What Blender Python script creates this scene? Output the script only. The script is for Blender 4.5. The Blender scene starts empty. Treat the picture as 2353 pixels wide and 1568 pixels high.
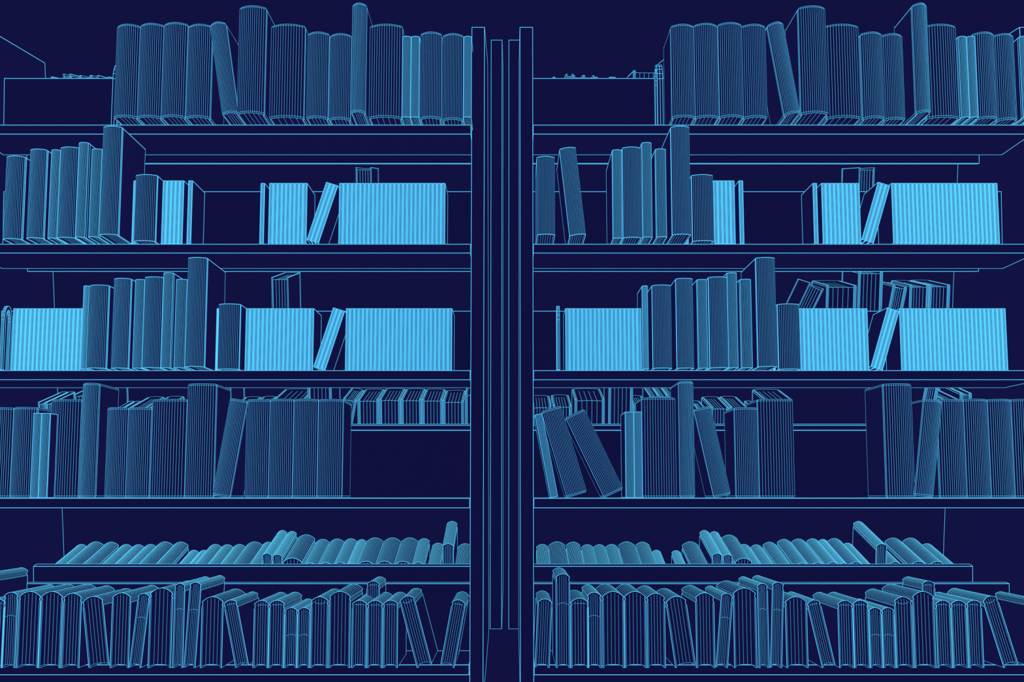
import bpy, math
from mathutils import Matrix, Vector

C = bpy.context.scene.collection
F, CX, CY = 2931.0, 1176.5, 784.0        # focal length and centre of a 2353 x 1568 frame
CAMZ = 0.88                              # eye height above the floor
TH = math.atan(351.0 / F)                # lean of the front shelves; the rear ones lean the other way
SHIFT = 1.374                            # spacing between the two filled bookcases' books

# ------------------------------------------------------------------ materials
def diffuse(name, col, rough=1.0):
    m = bpy.data.materials.new(name); m.use_nodes = True
    nt = m.node_tree; nt.nodes.clear()
    o = nt.nodes.new('ShaderNodeOutputMaterial'); d = nt.nodes.new('ShaderNodeBsdfDiffuse')
    d.inputs['Color'].default_value = (*col, 1); d.inputs['Roughness'].default_value = rough
    # faint procedural grain of the paint
    n = nt.nodes.new('ShaderNodeTexNoise'); n.inputs['Scale'].default_value = 40
    mx = nt.nodes.new('ShaderNodeMixRGB'); mx.blend_type = 'MULTIPLY'; mx.inputs['Fac'].default_value = 0.02
    mx.inputs['Color1'].default_value = (*col, 1)
    nt.links.new(n.outputs['Fac'], mx.inputs['Color2'])
    nt.links.new(mx.outputs['Color'], d.inputs['Color'])
    nt.links.new(d.outputs[0], o.inputs[0])
    return m
NAVY = diffuse('navy_paint', (0.00515, 0.0054, 0.0475))
LINE = diffuse('cyan_wire', (0.108, 0.612, 0.940))
MATS = [NAVY, LINE]

# ------------------------------------------------------------------ mesh collector
class MB:
    def __init__(s): s.v = []; s.f = []; s.m = []
    def quad(s, a, b, c, d, mi=0):
        i = len(s.v); s.v += [a, b, c, d]; s.f.append((i, i+1, i+2, i+3)); s.m.append(mi)
    def wire(s, pts, r):
        for a, b in zip(pts, pts[1:]):
            a = Vector(a); b = Vector(b); t = b - a
            L = t.length
            if L < 1e-6: continue
            t /= L
            h = Vector((0, 0, 1)) if abs(t.z) < .9 else Vector((0, 1, 0))
            p = t.cross(h).normalized(); q = t.cross(p).normalized()
            a2 = a - t * r * .4; b2 = b + t * r * .4
            offs = [(p+q)*r*.7071, (p-q)*r*.7071, (-p-q)*r*.7071, (-p+q)*r*.7071]
            i = len(s.v)
            s.v += [tuple(a2+o) for o in offs] + [tuple(b2+o) for o in offs]
            for k in range(4):
                k2 = (k+1) % 4
                s.f.append((i+k, i+k2, i+4+k2, i+4+k)); s.m.append(1)
            s.f.append((i+3, i+2, i+1, i)); s.m.append(1)
            s.f.append((i+4, i+5, i+6, i+7)); s.m.append(1)
    def mesh(s, name):
        me = bpy.data.meshes.new(name)
        me.from_pydata([tuple(v) for v in s.v], [], s.f)
        for m in MATS: me.materials.append(m)
        me.polygons.foreach_set('material_index', s.m); me.update()
        return me
    def build(s, name, parent=None):
        o = bpy.data.objects.new(name, s.mesh(name)); C.objects.link(o)
        if parent: o.parent = parent
        return o

def tag(o, label=None, cat=None, group=None, kind=None):
    for k, v in (('label', label), ('category', cat), ('group', group), ('kind', kind)):
        if v: o[k] = v
    return o
def empty(name, loc=(0, 0, 0)):
    o = bpy.data.objects.new(name, None); C.objects.link(o); o.location = loc
    o.empty_display_size = .02
    return o

def hexa(mb, c, r, edges=True):
    """c: 8 corners, bottom loop 0-3 then top loop 4-7"""
    for q in ((0, 3, 2, 1), (4, 5, 6, 7), (0, 1, 5, 4), (1, 2, 6, 5), (2, 3, 7, 6), (3, 0, 4, 7)):
        mb.quad(*[c[i] for i in q])
    if edges:
        for a, b in ((0, 1), (1, 2), (2, 3), (3, 0), (4, 5), (5, 6), (6, 7), (7, 4), (0, 4), (1, 5), (2, 6), (3, 7)):
            mb.wire([c[a], c[b]], r)

# ------------------------------------------------------------------ pixel <-> place
LIFT = .0018                              # books stand clear of the board's edge trim
def at(px, py, Y): return Vector(((px-CX)/F*Y, Y, CAMZ - (py-CY)/F*Y))
def zat(py, Y): return CAMZ - (py-CY)/F*Y

class Shelf:
    """a leaning shelf board: plane through its near top edge, running back along d; books rise along u"""
    def __init__(s, Y, z, sign):           # sign +1 front (sinks backwards), -1 rear (rises backwards)
        s.Y, s.z, s.sg = Y, z, sign
        s.u = Vector((0, math.sin(TH)*sign, math.cos(TH)))
        s.d = Vector((0, math.cos(TH), -math.sin(TH)*sign))
    def base(s, Y):                         # height of the board top at distance Y
        return s.z - (Y - s.Y) * math.tan(TH) * s.sg
    def Yfrom(s, py):
        k = (CY-py)/F; z = s.z - CAMZ
        l = (z - k*s.Y) / (math.sin(TH)*s.sg + k*math.cos(TH))
        return s.Y + l*math.cos(TH)
    def rise(s, Y, py):                     # length along u from the board to picture height py
        k = (CY-py)/F; z = s.base(Y) - CAMZ
        return (k*Y - z) / (s.u.z - k*s.u.y) - LIFT
    def pt(s, Y, px, py):                   # (x, s) in the upright plane standing at Y
        t = s.rise(Y, py); return ((px-CX)/F*(Y + (t+LIFT)*s.u.y), t)

FY = [3.19, 3.162, 3.132, 3.10, 3.05]
FT = [287.7, 561.5, 852.0, 1145.6, 1528.7]
FB = [308.3, 581.8, 873.0, 1167.5, 1551.3]
BY = [3.385, 3.378, 3.365, 3.350, 3.324]         # near face of the back boards (foot)
BT = [180.4, 440.7, 715.5, 989.5, 1342.0]        # their top edges
BTY = [3.391, 3.388, 3.373, 3.360, 3.334]
RY = [3.548, 3.553, 3.563, 3.578, 3.598]
RT = [206, 464, 721, 978.0, 1302.0]
RB = [375.7, 624.0, 881, 1137, 1465]
RL = [Shelf(RY[i]+.026, zat(RB[i], RY[i]) + .023, -1) for i in range(5)]
FS = [Shelf(FY[i], zat(FT[i], FY[i]), +1) for i in range(5)]
UNITS = [('left', -1.350, -.1025), ('right', .0527, 1.2998)]

# ------------------------------------------------------------------ bookcases
SW = .0009                                        # wire half width on furniture
ZT = CAMZ + .8035
def side_panel(x0, x1, parent, name='side_panel', yt=(3.266, 3.686), yb=(3.092, 3.868), zt=ZT):
    mb = MB()
    c = [(x0, yb[0], 0), (x1, yb[0], 0), (x1, yb[1], 0), (x0, yb[1], 0),
         (x0, yt[0], zt), (x1, yt[0], zt), (x1, yt[1], zt), (x0, yt[1], zt)]
    hexa(mb, c, .00085)
    return mb.build(name, parent)

def bar(x0, x1, p, parent, name, r=SW):
    """p: four (Y, z) corners of the section: near bottom, far bottom, far top, near top"""
    mb = MB()
    c = [(x0, *p[0]), (x1, *p[0]), (x1, *p[1]), (x0, *p[1]), (x0, *p[3]), (x1, *p[3]), (x1, *p[2]), (x0, *p[2])]
    hexa(mb, c, r)
    return mb.build(name, parent)

for side, x0, x1 in UNITS:
    bc = empty('bookcase', ((x0+x1)/2, 3.3, 0))
    tag(bc, 'double-sided open bookcase of leaning shelves filling the %s half of the picture' % side, 'bookcase', 'pair of front bookcases')
    inv = Vector(bc.location)
    kids = []
    kids.append(side_panel(x0-.0323, x0, None)); kids.append(side_panel(x1, x1+.0320, None))
    for i in range(5):
        s = FS[i]; th = zat(FT[i], FY[i]) - zat(FB[i], FY[i])
        n = (s.Y, s.z); nb = (s.Y, s.z - th)
        fz = s.base(BY[i]-.0005); fb = fz - th
        kids.append(bar(x0+.0003, x1-.0003, [nb, (BY[i]-.0005, fb), (BY[i]-.0005, fz), n], None, 'shelf'))
        tz = zat(BT[i], BTY[i])
        kids.append(bar(x0+.0003, x1-.0003, [(BY[i], fb+.006), (BY[i]+.024, fb+.006), (BTY[i]+.024, tz-.001), (BTY[i], tz)], None, 'back_board'))
        # rear side
        R = RL[i]; zb = zat(RB[i], RY[i]); zt = zat(RT[i], RY[i]-.004 if i < 4 else RY[i])
        kids.append(bar(x0+.0003, x1-.0003, [(RY[i], zb), (RY[i]+.0255, zb+.002), (RY[i]+.0255, zt+.0017), (RY[i], zt)], None, 'back_board', .0010))
        e = .21
        kids.append(bar(x0+.0003, x1-.0003, [(R.Y, zb+.009), (R.Y+e, zb+.009+e*math.tan(TH)), (R.Y+e, R.base(R.Y+e)), (R.Y, R.z)], None, 'shelf', .0010))
    kids.append(bar(x0+.0003, x1-.0003, [(3.10, .0), (3.12, .0), (3.12, zat(FB[4], FY[4])-.012), (3.10, zat(FB[4], FY[4])-.010)], None, 'plinth', .0007))
    for k in kids:
        k.parent = bc; k.matrix_parent_inverse = Matrix.Translation(-inv)

# the end panels of the row behind, seen through the gap
zt2 = zat(92.3, 4.09)
for lab, xa in (('tall narrow end panel standing behind the gap, left of the pair', -.0666),
                ('tall narrow end panel standing behind the gap, right of the pair', -.0100)):
    p = side_panel(xa, xa+.0348, None, 'bookcase_end_panel', (4.09, 4.55), (3.897, 4.60), zt2)
    tag(p, lab, 'panel', 'end panels of the row behind')

# ------------------------------------------------------------------ books
BR, TR = .00082, .00029
def book_parts(T, W, H, b, n=14, tb=.003, groove=True, bevel=0, pl=5, ins=.004, conc=.008, foot=.006,
               mid=0, chord=0, fw=TR, ow=BR, thick=False, gd=.0022, ew=0):
    cov, pag = MB(), MB()
    h = T/2
    outer, inner = [], []
    gy = min(.012, W*.08)
    def arc(k, t):
        a = -1 + 2*k/n
        return a, -b*(1-a*a)
    left_o = [(-h, W), (-h, gy*1.0)]; left_i = [(-h+tb, W), (-h+tb, gy)]
    if groove:
        g = min(gd, T*.07)
        for q, v in ((.55, .82), (1, .55), (.7, .28)):
            left_o.append((-h+g*q, gy*v)); left_i.append((-h+tb+g*q*.8, gy*v))
    outer += left_o; inner += left_i
    for k in range(n+1):
        a, v = arc(k, 0)
        outer.append((a*h*.995, v)); inner.append((a*(h-tb), v + min(tb, .003)))
    outer += [(-x, y) for x, y in reversed(left_o)]; inner += [(-x, y) for x, y in reversed(left_i)]
    N = len(outer)
    def sh(p, z, e):                        # shrink the outline slightly for rounded head and tail
        x, y = p
        return (x*(1 - e/h), y + (e if y < gy*.3 else 0), z)
    zs = [(0, bevel), (bevel*2.2, 0), (H-bevel*2.2, 0), (H, bevel)] if bevel else [(0, 0), (H, 0)]
    for (za, ea), (zb, eb) in zip(zs, zs[1:]):
        for i in range(N-1):
            cov.quad(sh(outer[i], za, ea), sh(outer[i+1], za, ea), sh(outer[i+1], zb, eb), sh(outer[i], zb, eb))
    for i in range(N-1):
        cov.quad((*inner[i+1], 0), (*inner[i], 0), (*inner[i], H), (*inner[i+1], H))
        for z, e in ((0, bevel), (H, bevel)):
            cov.quad(sh(outer[i], z, e), (*inner[i], z), (*inner[i+1], z), sh(outer[i+1], z, e))
    for e_ in (0, N-1):
        cov.quad((*outer[e_], 0), (*inner[e_], 0), (*inner[e_], H), (*outer[e_], H))
    # wires of the cover
    for i in range(N):
        edge = i in (0, 1, N-2, N-1) or (ew and i in (2, N-3))
        z0, z1 = (zs[1][0], zs[-2][0]) if bevel else (0, H)
        cov.wire([sh(outer[i], z, e) for z, e in zs], fw if not edge else (ew or fw*1.1))
    for z, e in zs:
        cov.wire([sh(p, z, e) for p in outer], ow if not bevel else fw*1.15)
    for e_ in (0, N-1):
        cov.wire([(*inner[e_], 0), (*inner[e_], H)], fw)
        for z in (0, H): cov.wire([(*outer[e_], z), (*inner[e_], z)], fw)
    for z in (0, H):
        cov.wire([(*p, z) for p in inner[:2]], fw); cov.wire([(*p, z) for p in inner[-2:]], fw)
        if thick:
            for sx in (-1, 1):
                cov.wire([(sx*(h-tb*.5), W, z), (sx*(h-tb*.5), gy*.6, z)], fw)
    if thick:
        for sx in (-1, 1):
            cov.wire([(sx*(h-tb*.33), W, 0), (sx*(h-tb*.33), W, H)], fw)
            cov.wire([(sx*(h-tb*.67), W, 0), (sx*(h-tb*.67), W, H)], fw)
            cov.wire([(sx*(h-tb), W-.004, 0), (sx*(h-tb), W-.004, H)], fw)
    # page block
    m = pl + 1
    hi = h - tb - .0002
    cols = []
    for j in range(m+1):
        a = -1 + 2*j/m
        cols.append((a*hi, -b*(1-a*a) + tb + .0006 if not thick else -b*.9*(1-a*a)+tb+.0008, W - foot - conc*(1-a*a)))
    z0, z1 = ins, H-ins
    for j in range(m):
        (xa, sa, fa), (xb, sb, fb) = cols[j], cols[j+1]
        pag.quad((xa, sa, z0), (xa, fa, z0), (xb, fb, z0), (xb, sb, z0))
        pag.quad((xa, sa, z1), (xb, sb, z1), (xb, fb, z1), (xa, fa, z1))
        pag.quad((xa, fa, z0), (xa, fa, z1), (xb, fb, z1), (xb, fb, z0))
        pag.quad((xa, sa, z1), (xa, sa, z0), (xb, sb, z0), (xb, sb, z1))
    for j in (0, m):
        x, s_, f_ = cols[j]
        pag.quad((x, s_, z0), (x, s_, z1), (x, f_, z1), (x, f_, z0))
    for j in range(m+1):
        x, s_, f_ = cols[j]
        if 0 < j < m:
            for z in (z0, z1): pag.wire([(x, s_, z), (x, f_, z)], fw*.9)
        pag.wire([(x, f_, z0), (x, f_, z1)], fw*.9)
    for z in (z0, z1):
        pag.wire([(c[0], c[2], z) for c in cols], fw)
        if mid:
            pag.wire([(c[0], c[1]*.55+mid, z) for c in cols], fw)
        if chord:
            pag.wire([(-hi, gy*.3, z), (-hi*.75, gy*.3-.001, z), (hi*.75, gy*.3-.001, z), (hi, gy*.3, z)] if chord == 1 else
                     [(c[0], gy*.1+.006*(1-(c[0]/hi)**2), z) for c in cols], fw)
    return cov, pag

CACHE = {}
def hardcover(M, label, group, name='hardcover_book', **kw):
    o = empty(name); o.matrix_world = M
    tag(o, label, 'book', group)
    key = tuple(sorted((k, round(v, 5) if isinstance(v, float) else v) for k, v in kw.items()))
    if key not in CACHE:
        c, p = book_parts(**kw); CACHE[key] = (c.mesh('cover'), p.mesh('page_block'))
    for nm, me in zip(('cover', 'page_block'), CACHE[key]):
        q = bpy.data.objects.new(nm, me); C.objects.link(q); q.parent = o
    return o

def paper_mesh(T, W, H, n=8):
    """thin paperback: closed body, closely ribbed rounded spine"""
    mb = MB(); h = T/2; b = .0016
    path = [(-h, W)] + [((-1+2*k/n)*h, -b*(1-(-1+2*k/n)**2)) for k in range(n+1)] + [(h, W)]
    for i in range(len(path)):
        a, c = path[i], path[(i+1) % len(path)]
        mb.quad((*a, 0), (*c, 0), (*c, H), (*a, H))
    k = len(mb.v)
    for z in (0, H):
        for i in range(1, n+1):
            a, c = path[i], path[i+1]
            mb.quad((*a, z), (*c, z), (c[0], W, z), (a[0], W, z))
    for i, p in enumerate(path):
        mb.wire([(*p, 0), (*p, H)], (.00034 if 2 < i < n else .0005) if 1 < i < n+1 else .00088)
    for z in (0, H):
        mb.wire([(*p, z) for p in path], .0008)
    return mb.mesh('paperback_book')

# ---------------------------------------------------------- placing
def frame(S, x, Y, s=0.0, phi=0.0, mode='spine'):
    """local X across, local Y spine -> fore edge, local Z along the book's height"""
    ex = Vector((1, 0, 0)); u, d = S.u, S.d
    o = Vector((x, Y, S.base(Y))) + u*(s + LIFT)
    X = ex*math.cos(phi) - u*math.sin(phi)
    U = ex*math.sin(phi) + u*math.cos(phi)
    if mode == 'spine': cols = (X, d, U)
    elif mode == 'fore': cols = (-X, -d, U)
    else: cols = (X, -U, d)                 # spine up, running back
    M = Matrix.Identity(4)
    for j, c in enumerate(cols):
        for i in range(3): M[i][j] = c[i]
    for i in range(3): M[i][3] = o[i]
    return M

KIND = {
 'A': dict(b=.016, n=13, tb=.0045, bevel=.0018, pl=4, ins=.004, thick=True, conc=.006),
 'B': dict(ew=.00055, gd=.0005, b=.0105, n=13, tb=.0035, pl=5, ins=.003, conc=.006),
 'K': dict(b=.0065, n=13, tb=.0028, pl=5, ins=.003, conc=.005, groove=False, fw=.0002, ew=.0007),
 'H': dict(b=.012, n=14, tb=.0062, bevel=.0018, pl=4, ins=.006, thick=True, conc=.006, foot=.004, fw=.00048),
 'T': dict(b=.008, n=8, tb=.0028, pl=4, ins=.006, conc=.006, foot=.004, fw=.00048, ow=.0009),
}
WORDS = {'A': 'hardcover with rounded ribbed spine', 'B': 'flat-headed hardcover with shallow ribbed spine',
         'K': 'slim hardcover with closely ribbed spine', 'H': 'thick-boarded hardcover showing its page edges',
         'T': 'thin-boarded hardcover showing its page edges'}
ORD = ['first', 'second', 'third', 'fourth', 'fifth', 'sixth', 'seventh', 'eighth', 'ninth', 'tenth', 'eleventh', 'twelfth',
       'thirteenth', 'fourteenth', 'fifteenth', 'sixteenth', 'seventeenth', 'eighteenth', 'nineteenth', 'twentieth',
       'twenty-first', 'twenty-second', 'twenty-third', 'twenty-fourth', 'twenty-fifth', 'twenty-sixth', 'twenty-seventh',
       'twenty-eighth', 'twenty-ninth', 'thirtieth']
ROW = ['top', 'second', 'third', 'fourth', 'bottom']
REG = {}
def reg(o, key, words):
    REG.setdefault(key, []).append((o.matrix_world.translation.x, o, words))

def upright(kind, S, key, xl, xr, yb, yt, W=.2, dx=0.0, Y=None, lab=None):
    Y = Y if Y else S.Yfrom(yb)
    X0 = (xl-CX)/F*Y + dx; X1 = (xr-CX)/F*Y + dx
    H = S.rise(Y, yt); T = X1-X0-.0006
    o = hardcover(frame(S, (X0+X1)/2, Y), '', key[0], T=T, W=W, H=H, **KIND[kind])
    size = 'tall ' if H > .255 else ('wide ' if T > .075 else '')
    reg(o, key, size + (lab or WORDS[kind]))
    return o

def leaning(kind, S, key, TLp, TRp, BLp, Y, W=.2, dx=0.0, T=None, BRp=None, lab=None):
    """front outline by three or four corners; the lower corner rests on the board"""
    tl, tr, bl = S.pt(Y, *TLp), S.pt(Y, *TRp), S.pt(Y, *BLp)
    phi = math.atan2(tl[0]-bl[0], tl[1]-bl[1])
    ux, us = math.sin(phi), math.cos(phi); vx, vs = math.cos(phi), -math.sin(phi)
    T = (tr[0]-tl[0])*vx + (tr[1]-tl[1])*vs
    if phi > 0:                            # leans right, rests on its right foot
        H = (tl[1] + T*vs)/us
    else: H = tl[1]/us
    bx = tl[0]-H*ux; bs = tl[1]-H*us
    o = hardcover(frame(S, bx + T/2*vx + dx, Y, bs + T/2*vs, phi), '', key[0], T=T-.0004, W=W, H=H, **KIND[kind])
    reg(o, key, 'leaning ' + (lab or WORDS[kind]))
    return o

def papers(S, key, xl, xr, cnt, yt, Y, W=.125, dx=0.0, sink=0.0, words='', ref=None):
    X0 = (xl-CX)/F*Y + dx; X1 = (xr-CX)/F*Y + dx
    T = (X1-X0)/cnt; H = S.rise(Y, yt) + sink
    me = paper_mesh(T-.0018, W, H)
    first = None
    for i in range(cnt):
        o = bpy.data.objects.new('paperback_book', me) if not first else first.copy()
        first = first or o
        C.objects.link(o); o.matrix_world = frame(S, X0+(i+.5)*T, Y, -sink)
        tag(o, words, 'book', words and ('paperbacks: ' + words))
    return T, H

def papers_lean(S, cnt, TLp, TRp, BLp, Y, words, W=.125, dx=0.0):
    tl, tr, bl = S.pt(Y, *TLp), S.pt(Y, *TRp), S.pt(Y, *BLp)
    phi = math.atan2(tl[0]-bl[0], tl[1]-bl[1])
    ux, us = math.sin(phi), math.cos(phi); vx, vs = us, -ux
    TT = (tr[0]-tl[0])*vx + (tr[1]-tl[1])*vs; T = TT/cnt
    up = max(0, -(bl[1] + TT*vs)); tl = (tl[0]-up*math.tan(phi)*0, tl[1]); bl = (bl[0], bl[1]+up)
    H = math.hypot(tl[0]-bl[0], tl[1]-bl[1])
    me = paper_mesh(T-.0018, W, H)
    for i in range(cnt):
        o = bpy.data.objects.new('paperback_book', me); C.objects.link(o)
        q = (i+.5)*T
        o.matrix_world = frame(S, bl[0]+q*vx+dx, Y, bl[1]+q*vs, phi)
        tag(o, words, 'book', 'leaning paperbacks: ' + words)

# ------------------------------------------------------------------ top shelf (row 0)
R1 = [('A', 261.4, 315, 274, 60), ('A', 315.2, 369.7, 274.3, 58), ('A', 369.9, 425.3, 273.5, 56), ('A', 427, 482, 275, 60),
      ('A', 544.4, 606.7, 265, 17.8), ('A', 618.6, 697.7, 275, 60), ('A', 703.6, 753.3, 276, 77.8), ('A', 755.8, 804.8, 279, 81.6),
      ('A', 806, 839.2, 262.6, 11.5), ('A', 847.4, 923.2, 275, 60), ('K', 923.4, 942.9, 272, 85.4), ('K', 943.2, 962.4, 272, 85.4),
      ('A', 964.7, 1013.9, 276.7, 77.8), ('A', 1016.4, 1064, 280, 81.6), ('K', 1064.8, 1083, 272, 85.4)]
for side, dx in (('left', 0), ('right', SHIFT)):
    key = ('upright hardcovers on the top shelf, %s bookcase' % side, 'top', side, 'front')
    for k, a, b_, yb, yt in R1:
        if side == 'right' and a > 1060: dx2 = dx
        upright(k, FS[0], key, a, b_, yb, yt, W=.15 if k == 'A' else .12, dx=dx)
    leaning('A', FS[0], key, (482.5, 58), (518.6, 52.2), (511.5, 270.5), FS[0].Yfrom(268), W=.15, dx=dx)

# ------------------------------------------------------------------ second shelf (row 1)
R2 = [('B', 6.4, 48.5, 552, 361, .2), ('B', 60.7, 98.2, 550, 345, .2), ('B', 109.6, 130.6, 550, 345.8, .2), ('B', 131, 172.4, 549, 340.4, .2),
      ('B', 172.9, 195, 547.7, 329, .2), ('B', 203.2, 227, 547.2, 343.7, .2), ('B', 228.2, 270.6, 542, 292.7, .2), ('B', 307.3, 356, 556.7, 403.7, .12)]
for side, dx in (('left', 0), ('right', SHIFT)):
    key = ('hardcovers on the second shelf, %s bookcase' % side, 'second', side, 'front')
    for i, (k, a, b_, yb, yt, W) in enumerate(R2):
        if side == 'right' and i < 2: continue
        upright('K' if i in (2, 4, 5) else k, FS[1], key, a, b_, yb, yt, W=W, dx=dx)
    S = FS[1]
    papers(S, key, 301.7, 311, 1, 416, 3.167, dx=dx, words='lone thin paperback tucked behind the short hardcover, second shelf, %s bookcase' % side)
    papers(S, key, 369.7, 419, 5, 416, 3.167, dx=dx, words='thin paperback in the block of five on the second shelf, %s bookcase' % side)
    papers(S, key, 428.4, 439, 1, 416, 3.167, dx=dx, words='single thin paperback right of the block of five, second shelf, %s bookcase' % side)
    papers(S, key, 595.7, 606, 1, 421.8, 3.158, dx=dx, words='single thin paperback left of the block of nine, second shelf, %s bookcase' % side)
    papers(S, key, 615.6, 704, 9, 421.8, 3.158, dx=dx, words='thin paperback in the block of nine on the second shelf, %s bookcase' % side)
    papers(S, key, 777.3, 1022.8, 25, 421.8, 3.158, dx=dx, words='thin paperback in the block of twenty-five on the second shelf, %s bookcase' % side)
    papers_lean(S, 3, (751.2, 419.5), (778.8, 428.4), (704.6, 557.2), 3.158, 'one of three leaning paperbacks on the second shelf, %s bookcase' % side, dx=dx)
key = ('hardcovers on the second shelf, right bookcase', 'second', 'right', 'front')
upright('B', FS[1], key, 1233.8, 1275, 542, 362, W=.2)
leaning('B', FS[1], key, (1285.9, 343.7), (1322.3, 340), (1309.6, 546.5), 3.07, W=.2)

# ------------------------------------------------------------------ third shelf (row 2)
R3 = [('K', 184.9, 197.6, 850.5, 658, .12), ('B', 199.7, 242.5, 849, 656.7, .14), ('B', 255, 293.5, 849, 641.4, .14), ('B', 304, 326, 849, 643.4, .14),
      ('B', 326.4, 368.5, 848, 638, .14), ('B', 369.2, 391.5, 848, 628, .14), ('B', 399, 424.2, 848, 643, .14), ('B', 425.3, 468.5, 845.4, 593.5, .2),
      ('B', 499.3, 548.5, 851, 700, .12)]
for side, dx in (('left', 0), ('right', SHIFT)):
    key = ('hardcovers on the third shelf, %s bookcase' % side, 'third', side, 'front')
    for i, (k, a, b_, yb, yt, W) in enumerate(R3):
        Y = {850.5: 3.115, 849: 3.095, 848: 3.085, 845.4: 3.057, 851: 3.12}[yb]
        upright('K' if i in (0, 3, 5, 6) else k, FS[2], key, a, b_, yb, yt, W=W, dx=dx, Y=Y)
    S = FS[2]; YP = 3.150
    if side == 'left': papers(S, key, 24.2, 184.0, 16, 709.7, YP, words='thin paperback in the block of sixteen leftmost on the third shelf, left bookcase')
    else: papers(S, key, 1299.4, 1475.3, 18, 709.7, YP, words='thin paperback in the block of eighteen on the third shelf, right bookcase')
    papers(S, key, 494, 500, 1, 709.7, 3.14, dx=dx, words='lone thin paperback left of the short hardcover, third shelf, %s bookcase' % side)
    papers(S, key, 561.8, 719.2, 16, 709.7, YP, dx=dx, words='thin paperback in the middle block of sixteen, third shelf, %s bookcase' % side)
    papers(S, key, 792.6, 1038.6, 25, 709.7, YP, dx=dx, words='thin paperback in the block of twenty-five on the third shelf, %s bookcase' % side)
    papers_lean(S, 3, (766.5, 707.7), (794, 715.9), (720.0, 846.7), YP-.006, 'one of three leaning paperbacks on the third shelf, %s bookcase' % side, dx=dx)

# ------------------------------------------------------------------ fourth shelf (row 3)
S = FS[3]; Y4 = 3.088
key = ('hardcovers on the fourth shelf, left bookcase', 'fourth', 'left', 'front')
for k, a, b_, yt in [('A', -30, 22.2, 937.8), ('A', 22.4, 76, 937), ('A', 110, 179, 919), ('A', 180.5, 217.2, 881.7), ('A', 239.7, 288, 937.8),
                     ('A', 288.2, 341.5, 937.8), ('A', 344.2, 423.4, 919), ('A', 424.4, 490, 883), ('A', 562, 616, 919.5), ('A', 616.2, 671, 918.3),
                     ('A', 672.2, 727.8, 918.3), ('A', 728.3, 785.2, 918.8)]:
    upright(k, S, key, a, b_, 0, yt, W=.16, Y=Y4)
for a, b_ in ((68.6, 87.2), (87.5, 107.0)):
    upright('K', S, key, a, b_, 0, 950.5, W=.05, Y=Y4-.068)
leaning('A', S, key, (529, 916), (567.4, 925), (487.5, 1141.8), Y4-.018, W=.16)
key = ('hardcovers on the fourth shelf, right bookcase', 'fourth', 'right', 'front')
leaning('K', S, key, (1229.3, 954.3), (1245.5, 950.5), (1266, 1146.9), Y4-.03, W=.13)
leaning('A', S, key, (1244, 946.7), (1288.7, 933), (1303, 1143.8), Y4-.01, W=.14)
leaning('A', S, key, (1300, 960.7), (1342.7, 940.3), (1388.6, 1143.8), Y4-.01, W=.14)
for k, a, b_, yt, W in [('K', 1438.8, 1458.0, 947.5, .13), ('K', 1458.6, 1476.6, 947.5, .13), ('A', 1477, 1554.9, 914.8, .15), ('A', 1563.3, 1597.2, 877.8, .16),
                     ('A', 1692, 1744.5, 937.8, .15), ('A', 1745.6, 1827, 918.6, .15), ('A', 2038.8, 2103, 882.9, .165), ('A', 2161.7, 2221.7, 919, .16),
                     ('A', 2223, 2277.4, 918.3, .16), ('A', 2278.8, 2332, 918.6, .16), ('A', 2333.4, 2388, 918.6, .16)]:
    upright(k, S, key, a, b_, 0, yt, W=W, Y=Y4)
leaning('A', S, key, (1594.6, 941.6), (1632, 932), (1641, 1143.8), Y4-.012, W=.14)
leaning('A', S, key, (2124.3, 917.8), (2164.4, 923), (2103.4, 1141), Y4-.018, W=.15)

# ------------------------------------------------------------------ bottom shelf: books on their fore edges, spines up
S = FS[4]; Y5 = 2.987
def spine_up(S, key, xl, xr, peak, Y, L, dx=0.0, phi_px=None, mid=0, chord=0, n=15, near_bottom=True, fw=TR, pl=4, words='hardcover standing spine up'):
    """xl, xr: feet of the near end (picture x); phi_px: (top-left x, y) of a leaning one"""
    X0 = (xl-CX)/F*Y; X1 = (xr-CX)/F*Y
    H = S.rise(Y, peak)
    if phi_px:
        tx, ty = S.pt(Y, *phi_px)
        phi = math.atan2(tx-X0, ty)
        T = (X1-X0)*math.cos(phi); b = .24*T
        Wt = H/math.cos(phi)
        lift = T*abs(math.sin(phi))/2
        W = Wt - b - lift*.6
        o = frame(S, (X0+X1)/2+dx, Y, 0, phi, 'up')
        U = Vector((math.sin(phi), 0, 0)) + S.u*math.cos(phi)
        off = U*W + S.u*lift
        words = 'leaning ' + words
    else:
        T = X1-X0-.0008; b = .24*T; W = H - b; phi = 0
        o = frame(S, (X0+X1)/2+dx, Y, 0, 0, 'up'); off = S.u*W
    o.translation = o.translation + off
    ob = hardcover(o, '', key[0], T=T, W=W, H=L, b=b, n=n, tb=.003, pl=pl, ins=.003, conc=.003, foot=.0045, mid=mid, chord=chord, fw=fw)
    reg(ob, key, ('wide ' if T > .049 else ('slim ' if T < .03 else '')) + words)
    return ob
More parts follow.
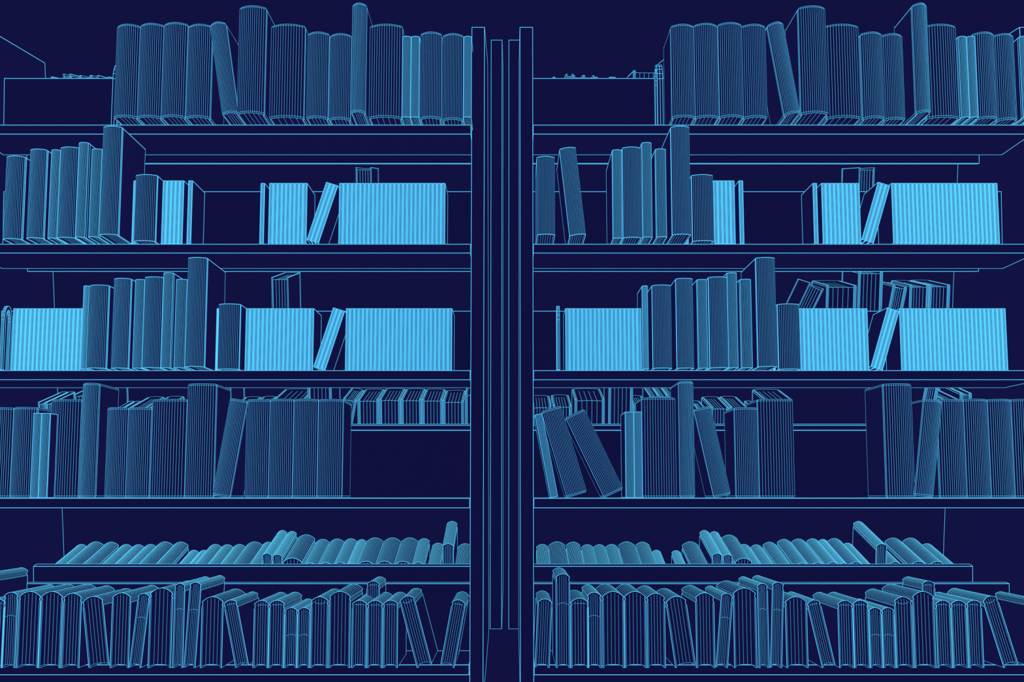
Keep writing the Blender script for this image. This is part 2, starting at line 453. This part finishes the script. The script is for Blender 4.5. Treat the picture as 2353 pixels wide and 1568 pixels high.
D = [(2.6, 33.8, 1361.6, None, .048, 0), (37, 86.6, 1359.8, None, 0, 0), (88, 137.4, 1359.8, None, 0, 0), (140, 181.4, 1364, None, 0, 0),
     (204, 250.5, 1372.5, (190, 1386), 0, 0), (252.6, 295.3, 1363, None, 0, 0), (297.4, 323.4, 1365, (318, 1372), .05, 0), (339.6, 392, 1351.8, None, 0, 0),
     (396, 419.7, 1341.4, None, .054, 0), (422.5, 448, 1338.8, (437.0, 1346), .058, 0), (459.8, 509.2, 1372, None, 0, 0), (541, 571.5, 1381, (514, 1390), 0, 1),
     (580.8, 615.2, 1380.4, None, 0, 1), (616, 651, 1380, None, 0, 1), (652.4, 681, 1396.8, None, .057, 0), (682.3, 710.4, 1396.8, None, .057, 0),
     (712.2, 752, 1372, None, 0, 2), (754.6, 803.3, 1359.8, None, 0, 0), (807.2, 841, 1380, None, 0, 1), (843, 877.4, 1380.4, None, 0, 1),
     (879.5, 913, 1380, None, 0, 1), (957.5, 992.5, 1373, (919, 1388), 0, 2), (1011.8, 1043.5, 1380.5, (1038.5, 1390), 0, 1)]
DN = [(1277.9, 1310.4, 1319.2, None, .062, 0), (1312, 1353, 1375.2, None, 0, 1)]        # right bookcase positions
for side, dx in (('left', 0), ('right', SHIFT)):
    key = ('books with spines up on the bottom shelf, %s bookcase' % side, 'bottom', side, 'front')
    for a, b_, pk, ph, mid, ch in D:
        spine_up(S, key, a, b_, pk, Y5, .25, dx, ph, mid, ch)
    for a, b_, pk, ph, mid, ch in DN:
        spine_up(S, key, a, b_, pk, Y5, .25 if side == 'right' else .25, 0 if side == 'right' else -SHIFT, ph, mid, ch)
    # taller one standing at the back
    spine_up(S, key, 840.5, 870.2, 1335.6, 3.135, .16, dx, None, 0, 1)
key = ('books with spines up on the bottom shelf, right bookcase', 'bottom', 'right', 'front')
spine_up(S, key, 1229.6, 1262.0, 1377.2, Y5, .25, 0, (1236, 1388))

# ------------------------------------------------------------------ rear side: books seen from their fore edges
def rear(kind, row, key, xl, xr, yt, W=.18, Y=None):
    S = RL[row]; Y = Y or S.Y + .027
    H = S.rise(Y, yt); yt_ = Y + (H + LIFT)*S.u.y
    X0 = (xl-CX)/F*yt_; X1 = (xr-CX)/F*yt_
    M = frame(S, (X0+X1)/2, Y, 0, 0, 'fore')
    M.translation = M.translation + S.d*W
    kd = dict(KIND[kind])
    T = X1-X0-.0006
    if T < .03: kd['tb'] = min(kd['tb'], .003)
    o = hardcover(M, '', key[0], T=T, W=W, H=H, **kd)
    reg(o, key, ('tall ' if H > .30 else ('wide ' if T > .07 else '')) + WORDS['T' if kind == 'K' else kind])
def rear_lean(kind, row, key, TLp, TRp, BLp, W=.18):
    S = RL[row]; Y = S.Y + .027
    tl, tr, bl = S.pt(Y, *TLp), S.pt(Y, *TRp), S.pt(Y, *BLp)
    phi = math.atan2(tl[0]-bl[0], tl[1]-bl[1])
    ux, us = math.sin(phi), math.cos(phi); vx, vs = us, -ux
    T = (tr[0]-tl[0])*vx + (tr[1]-tl[1])*vs
    H = (tl[1] + T*vs)/us if phi > 0 else tl[1]/us
    bx = tl[0]-H*ux + T/2*vx; bs = tl[1]-H*us + T/2*vs
    M = frame(S, bx, Y, bs, phi, 'fore'); M.translation = M.translation + S.d*W
    o = hardcover(M, '', key[0], T=T-.0006, W=W, H=H, **KIND[kind])
    reg(o, key, 'leaning ' + WORDS[kind])
def rk(row, side): return ('books on the rear %s shelf, %s bookcase' % (ROW[row], side), ROW[row], side, 'rear')
L, R = 'left', 'right'
for k, a, b_, y in [('T', 117.5, 122, 176.8), ('T', 145.3, 162, 170.3), ('T', 162.5, 184, 174.5), ('T', 184.5, 208.5, 173.4), ('T', 209.5, 226, 173.4), ('T', 247.5, 253, 177)]:
    rear(k, 0, rk(0, L), a, b_, y)
for k, a, b_, y in [('T', 1271, 1275.5, 177), ('T', 1301, 1317.5, 170.3), ('T', 1318.5, 1341, 173.4), ('T', 1341.6, 1365, 173.4), ('T', 1366.5, 1373, 177),
                    ('T', 1401.5, 1408, 177), ('T', 1409, 1414.5, 177.5), ('H', 1455, 1518, 162), ('T', 1525.5, 1545, 136.5)]:
    rear(k, 0, rk(0, R), a, b_, y)
rear('T', 1, rk(1, L), 817.5, 853.4, 385.3, .19)
rear('T', 1, rk(1, R), 1974.2, 2009.7, 385.7, .19)
rear('T', 2, rk(2, L), 623.7, 661.8, 638.3, .21)
k3 = rk(2, R)
rear_lean('T', 2, k3, (1860.4, 649.9), (1893.5, 662.8), (1830.5, 712), .15)
rear('H', 2, k3, 1899.1, 1968.3, 656.3); rear('H', 2, k3, 1972.6, 2029, 624.8)
rear_lean('H', 2, k3, (2051.8, 655.3), (2084.5, 659.8), (2041.6, 708))
rear('H', 2, k3, 2090.5, 2135.5, 655.8); rear('H', 2, k3, 2135.9, 2183.4, 655)
k4 = rk(3, L)
for k, a, b_, y in [('T', 87.6, 105.2, 925.3), ('T', 105.6, 122.8, 925.3), ('T', 170.5, 206, 907.5), ('T', 216, 249, 880), ('T', 250.5, 265, 948), ('T', 265.5, 281, 948),
                    ('H', 298, 339, 937), ('H', 345.6, 387, 936), ('T', 492, 530.6, 880), ('H', 533, 573, 937), ('H', 576, 610, 936),
                    ('H', 629, 701, 918), ('H', 706.4, 761.4, 880), ('H', 821.5, 870, 918.8), ('H', 871, 920.3, 917), ('H', 920.8, 968.5, 917.6),
                    ('H', 969, 1016.8, 918.4), ('H', 1017.3, 1065.5, 921.5), ('H', 1068.3, 1112, 905)]:
    rear(k, 3, k4, a, b_, y)
rear_lean('H', 3, k4, (788.8, 914.7), (820, 919.4), (778.5, 972))
k4 = rk(3, R)
for k, a, b_, y in [('H', 1222, 1267, 934), ('H', 1270.5, 1313.4, 932.4), ('H', 1320.5, 1389.5, 917.5), ('H', 1398.5, 1454.4, 880), ('H', 1455, 1490, 934),
                    ('T', 1491.5, 1511.8, 908.5), ('T', 1512.2, 1532.4, 908.5), ('T', 1532.8, 1553, 908.5), ('T', 1608, 1628, 947), ('H', 1633, 1675.5, 936.8),
                    ('H', 1676.5, 1718, 936), ('T', 1737, 1753, 947), ('H', 1755.7, 1821, 919), ('H', 2166, 2205.5, 919), ('H', 2206, 2233, 904)]:
    rear(k, 3, k4, a, b_, y)
rear_lean('H', 3, k4, (2128, 876), (2158.5, 882), (2120.6, 916.4))

# ------------------------------------------------------------------ rear bottom shelf: spines up
S = RL[4]; YN = S.Y + .026; LF = .245
RATIO = (YN + LF*math.cos(TH))/YN
def far(key, cx, pk, w, n=15, words='rear hardcover lying spine up'):
    VY = 433.0
    nx = CX + (cx-CX)*RATIO; ny = VY + (pk-VY)*RATIO; nw = w*RATIO
    xl, xr = nx-nw/2, nx+nw/2
    # feet x on the board under the near end
    t = S.rise(YN, ny); ys = YN + t*S.u.y
    X0 = (xl-CX)/F*ys; X1 = (xr-CX)/F*ys
    spine_up(S, key, CX + X0*F/YN, CX + X1*F/YN, ny, YN, LF, 0, None, 0, 0, n, fw=.00042, words=words)
kl = rk(4, L)
FL = [(186.6, 1251.8, 27), (219.9, 1245.9, 38), (255, 1246.6, 36), (289.5, 1251.8, 28), (317.6, 1252.4, 28), (345.6, 1251.8, 28), (379, 1245.9, 38),
      (415, 1246.4, 36), (445.5, 1265, 23), (468.8, 1265, 22), (494.5, 1251.8, 29), (522, 1252.4, 28), (550, 1251.8, 28), (584.7, 1245.9, 38),
      (616.5, 1246.6, 26), (648.7, 1219.8, 21.5), (671, 1222, 21.5), (703, 1229.7, 42), (741.3, 1240.1, 31), (774.7, 1239.4, 33), (806, 1238.8, 28.5),
      (831, 1240.7, 21), (861.6, 1236.8, 39.5), (901.6, 1236.8, 39.3), (941.4, 1236.8, 39), (974.4, 1238.6, 26.3), (1006.4, 1249, 27), (1038.8, 1199, 24.8), (1068.8, 1250.3, 34)]
for c, p, w in FL: far(kl, c, p, w-.6)
kr = rk(4, R)
FR = [(1246, 1251.8, 28), (1280, 1245.9, 39), (1317, 1246.6, 32.5), (1349.6, 1252.4, 28), (1377.4, 1252.4, 28), (1405.5, 1251.8, 28), (1440, 1245.9, 39),
      (1476.5, 1246.6, 32.5), (1508.4, 1264.9, 20), (1553.5, 1266, 21), (1586.3, 1245.9, 39), (1618.5, 1219.8, 22), (1641.4, 1222.4, 21), (1675.4, 1230.3, 37.5),
      (1709.8, 1251.8, 26), (1738, 1252.8, 27), (1768.5, 1246.6, 32), (1801.5, 1240.2, 32.3), (1835, 1239.4, 33), (1867.3, 1238.8, 28.3), (1891, 1240.2, 19.3),
      (1917.5, 1238.3, 33.6), (1947.8, 1248.8, 23.5), (1973, 1199, 24.2), (2002, 1238, 30), (2052.5, 1237.2, 39), (2092.5, 1237.2, 38.2), (2130.3, 1250.1, 30)]
for c, p, w in FR: far(kr, c, p, w-.6)

# ------------------------------------------------------------------ bookends: upright loops of strap on a foot plate
def bookend(S, x, Y, T, Dp, H, label):
    o = empty('bookend'); o.matrix_world = frame(S, x, Y)
    tag(o, label, 'bookend', 'loop bookends')
    mb = MB(); w = .010; n = 10
    def prof(off):
        r = Dp/2-off; pts = [(off, 0.0)]
        zc = H-Dp/2*1.5
        for k in range(n+1):
            a = math.pi - math.pi*k/n
            pts.append((Dp/2 + r*math.cos(a), zc + (Dp/2*1.5-off)*math.sin(a)))
        pts.append((Dp-off, 0.0)); return pts
    po, pi_ = prof(0), prof(w)
    for i in range(len(po)-1):
        for x0, s in ((-T/2, 0), (T/2, 1)):
            mb.quad((x0, *po[i]), (x0, *po[i+1]), (x0, *pi_[i+1]), (x0, *pi_[i]))
        mb.quad((-T/2, *po[i]), (-T/2, *po[i+1]), (T/2, *po[i+1]), (T/2, *po[i]))
        mb.quad((-T/2, *pi_[i]), (-T/2, *pi_[i+1]), (T/2, *pi_[i+1]), (T/2, *pi_[i]))
    for x0 in (-T/2, 0, T/2):
        mb.wire([(x0, *p) for p in po], .0007); mb.wire([(x0, *p) for p in pi_], .0007)
    for p, q in zip(po[1:-1], pi_[1:-1]):
        mb.wire([(-T/2, *p), (T/2, *p)], .0006); mb.wire([(-T/2, *q), (T/2, *q)], .0006)
    mb.build('loop', o)
    pb = MB(); hexa(pb, [(-T/2, 0, 0), (T/2, 0, 0), (T/2, Dp, 0), (-T/2, Dp, 0), (-T/2, 0, .0015), (T/2, 0, .0015), (T/2, Dp, .0015), (-T/2, Dp, .0015)], .0005)
    pb.build('foot_plate', o)
for side, dx in (('left', 0), ('right', SHIFT)):
    bookend(FS[0], (1517-CX)/F*3.215 - SHIFT + dx, 3.205, .0135, .06, FS[0].rise(3.235, 150.5), 'narrow loop bookend left of the first hardcover, top shelf, %s bookcase' % side)
    bookend(FS[2], (1283.2-CX)/F*3.15 - SHIFT + dx, 3.14, .0062, .05, FS[2].rise(3.165, 704), 'narrow loop bookend left of the paperbacks, third shelf, %s bookcase' % side)

# ------------------------------------------------------------------ labels that single each book out
for (grp, row, side, face), items in REG.items():
    items.sort(key=lambda t: t[0])
    for i, (x, o, words) in enumerate(items):
        cnt = ORD[i] if i < len(ORD) else 'last'
        if face == 'rear':
            lab = '%s, %s from left on rear %s shelf, %s bookcase' % (words, cnt, row, side)
        else:
            lab = '%s, %s from left on %s shelf, %s bookcase' % (words, cnt, row, side)
        w = lab.split()
        if len(w) > 16: lab = lab.replace('showing its page edges', 'showing pages')
        o['label'] = lab

# ------------------------------------------------------------------ floor, sky, lamp, camera
fl = MB(); fl.quad((-6, -2, 0), (6, -2, 0), (6, 5.5, 0), (-6, 5.5, 0))
tag(fl.build('floor'), kind='structure')

w = bpy.data.worlds.new('navy_surroundings'); bpy.context.scene.world = w; w.use_nodes = True
bg = w.node_tree.nodes['Background']
bg.inputs['Color'].default_value = (0.0056, 0.0060, 0.0513, 1); bg.inputs['Strength'].default_value = 1.0

ld = bpy.data.lights.new('fill_light', 'POINT'); ld.energy = 50.0; ld.shadow_soft_size = .03; ld.use_nodes = True
nt = ld.node_tree; em = nt.nodes['Emission']
fo = nt.nodes.new('ShaderNodeLightFalloff'); fo.inputs['Strength'].default_value = 1.0
nt.links.new(fo.outputs['Constant'], em.inputs['Strength'])
lo = bpy.data.objects.new('camera_fill_light', ld); C.objects.link(lo); lo.location = (0, 0, CAMZ)  # added fill at the camera for flat, shadowless light, not a real fixture

cd = bpy.data.cameras.new('camera'); cd.sensor_width = 36; cd.lens = F*36/2353; cd.clip_start = .05
co = bpy.data.objects.new('camera', cd); C.objects.link(co); co.location = (0, 0, CAMZ); co.rotation_euler = (math.pi/2, 0, 0)
sc = bpy.context.scene; sc.camera = co
sc.view_settings.view_transform = 'Standard'; sc.view_settings.look = 'None'
sc.view_settings.exposure = 0; sc.view_settings.gamma = 1; sc.view_settings.use_curve_mapping = False
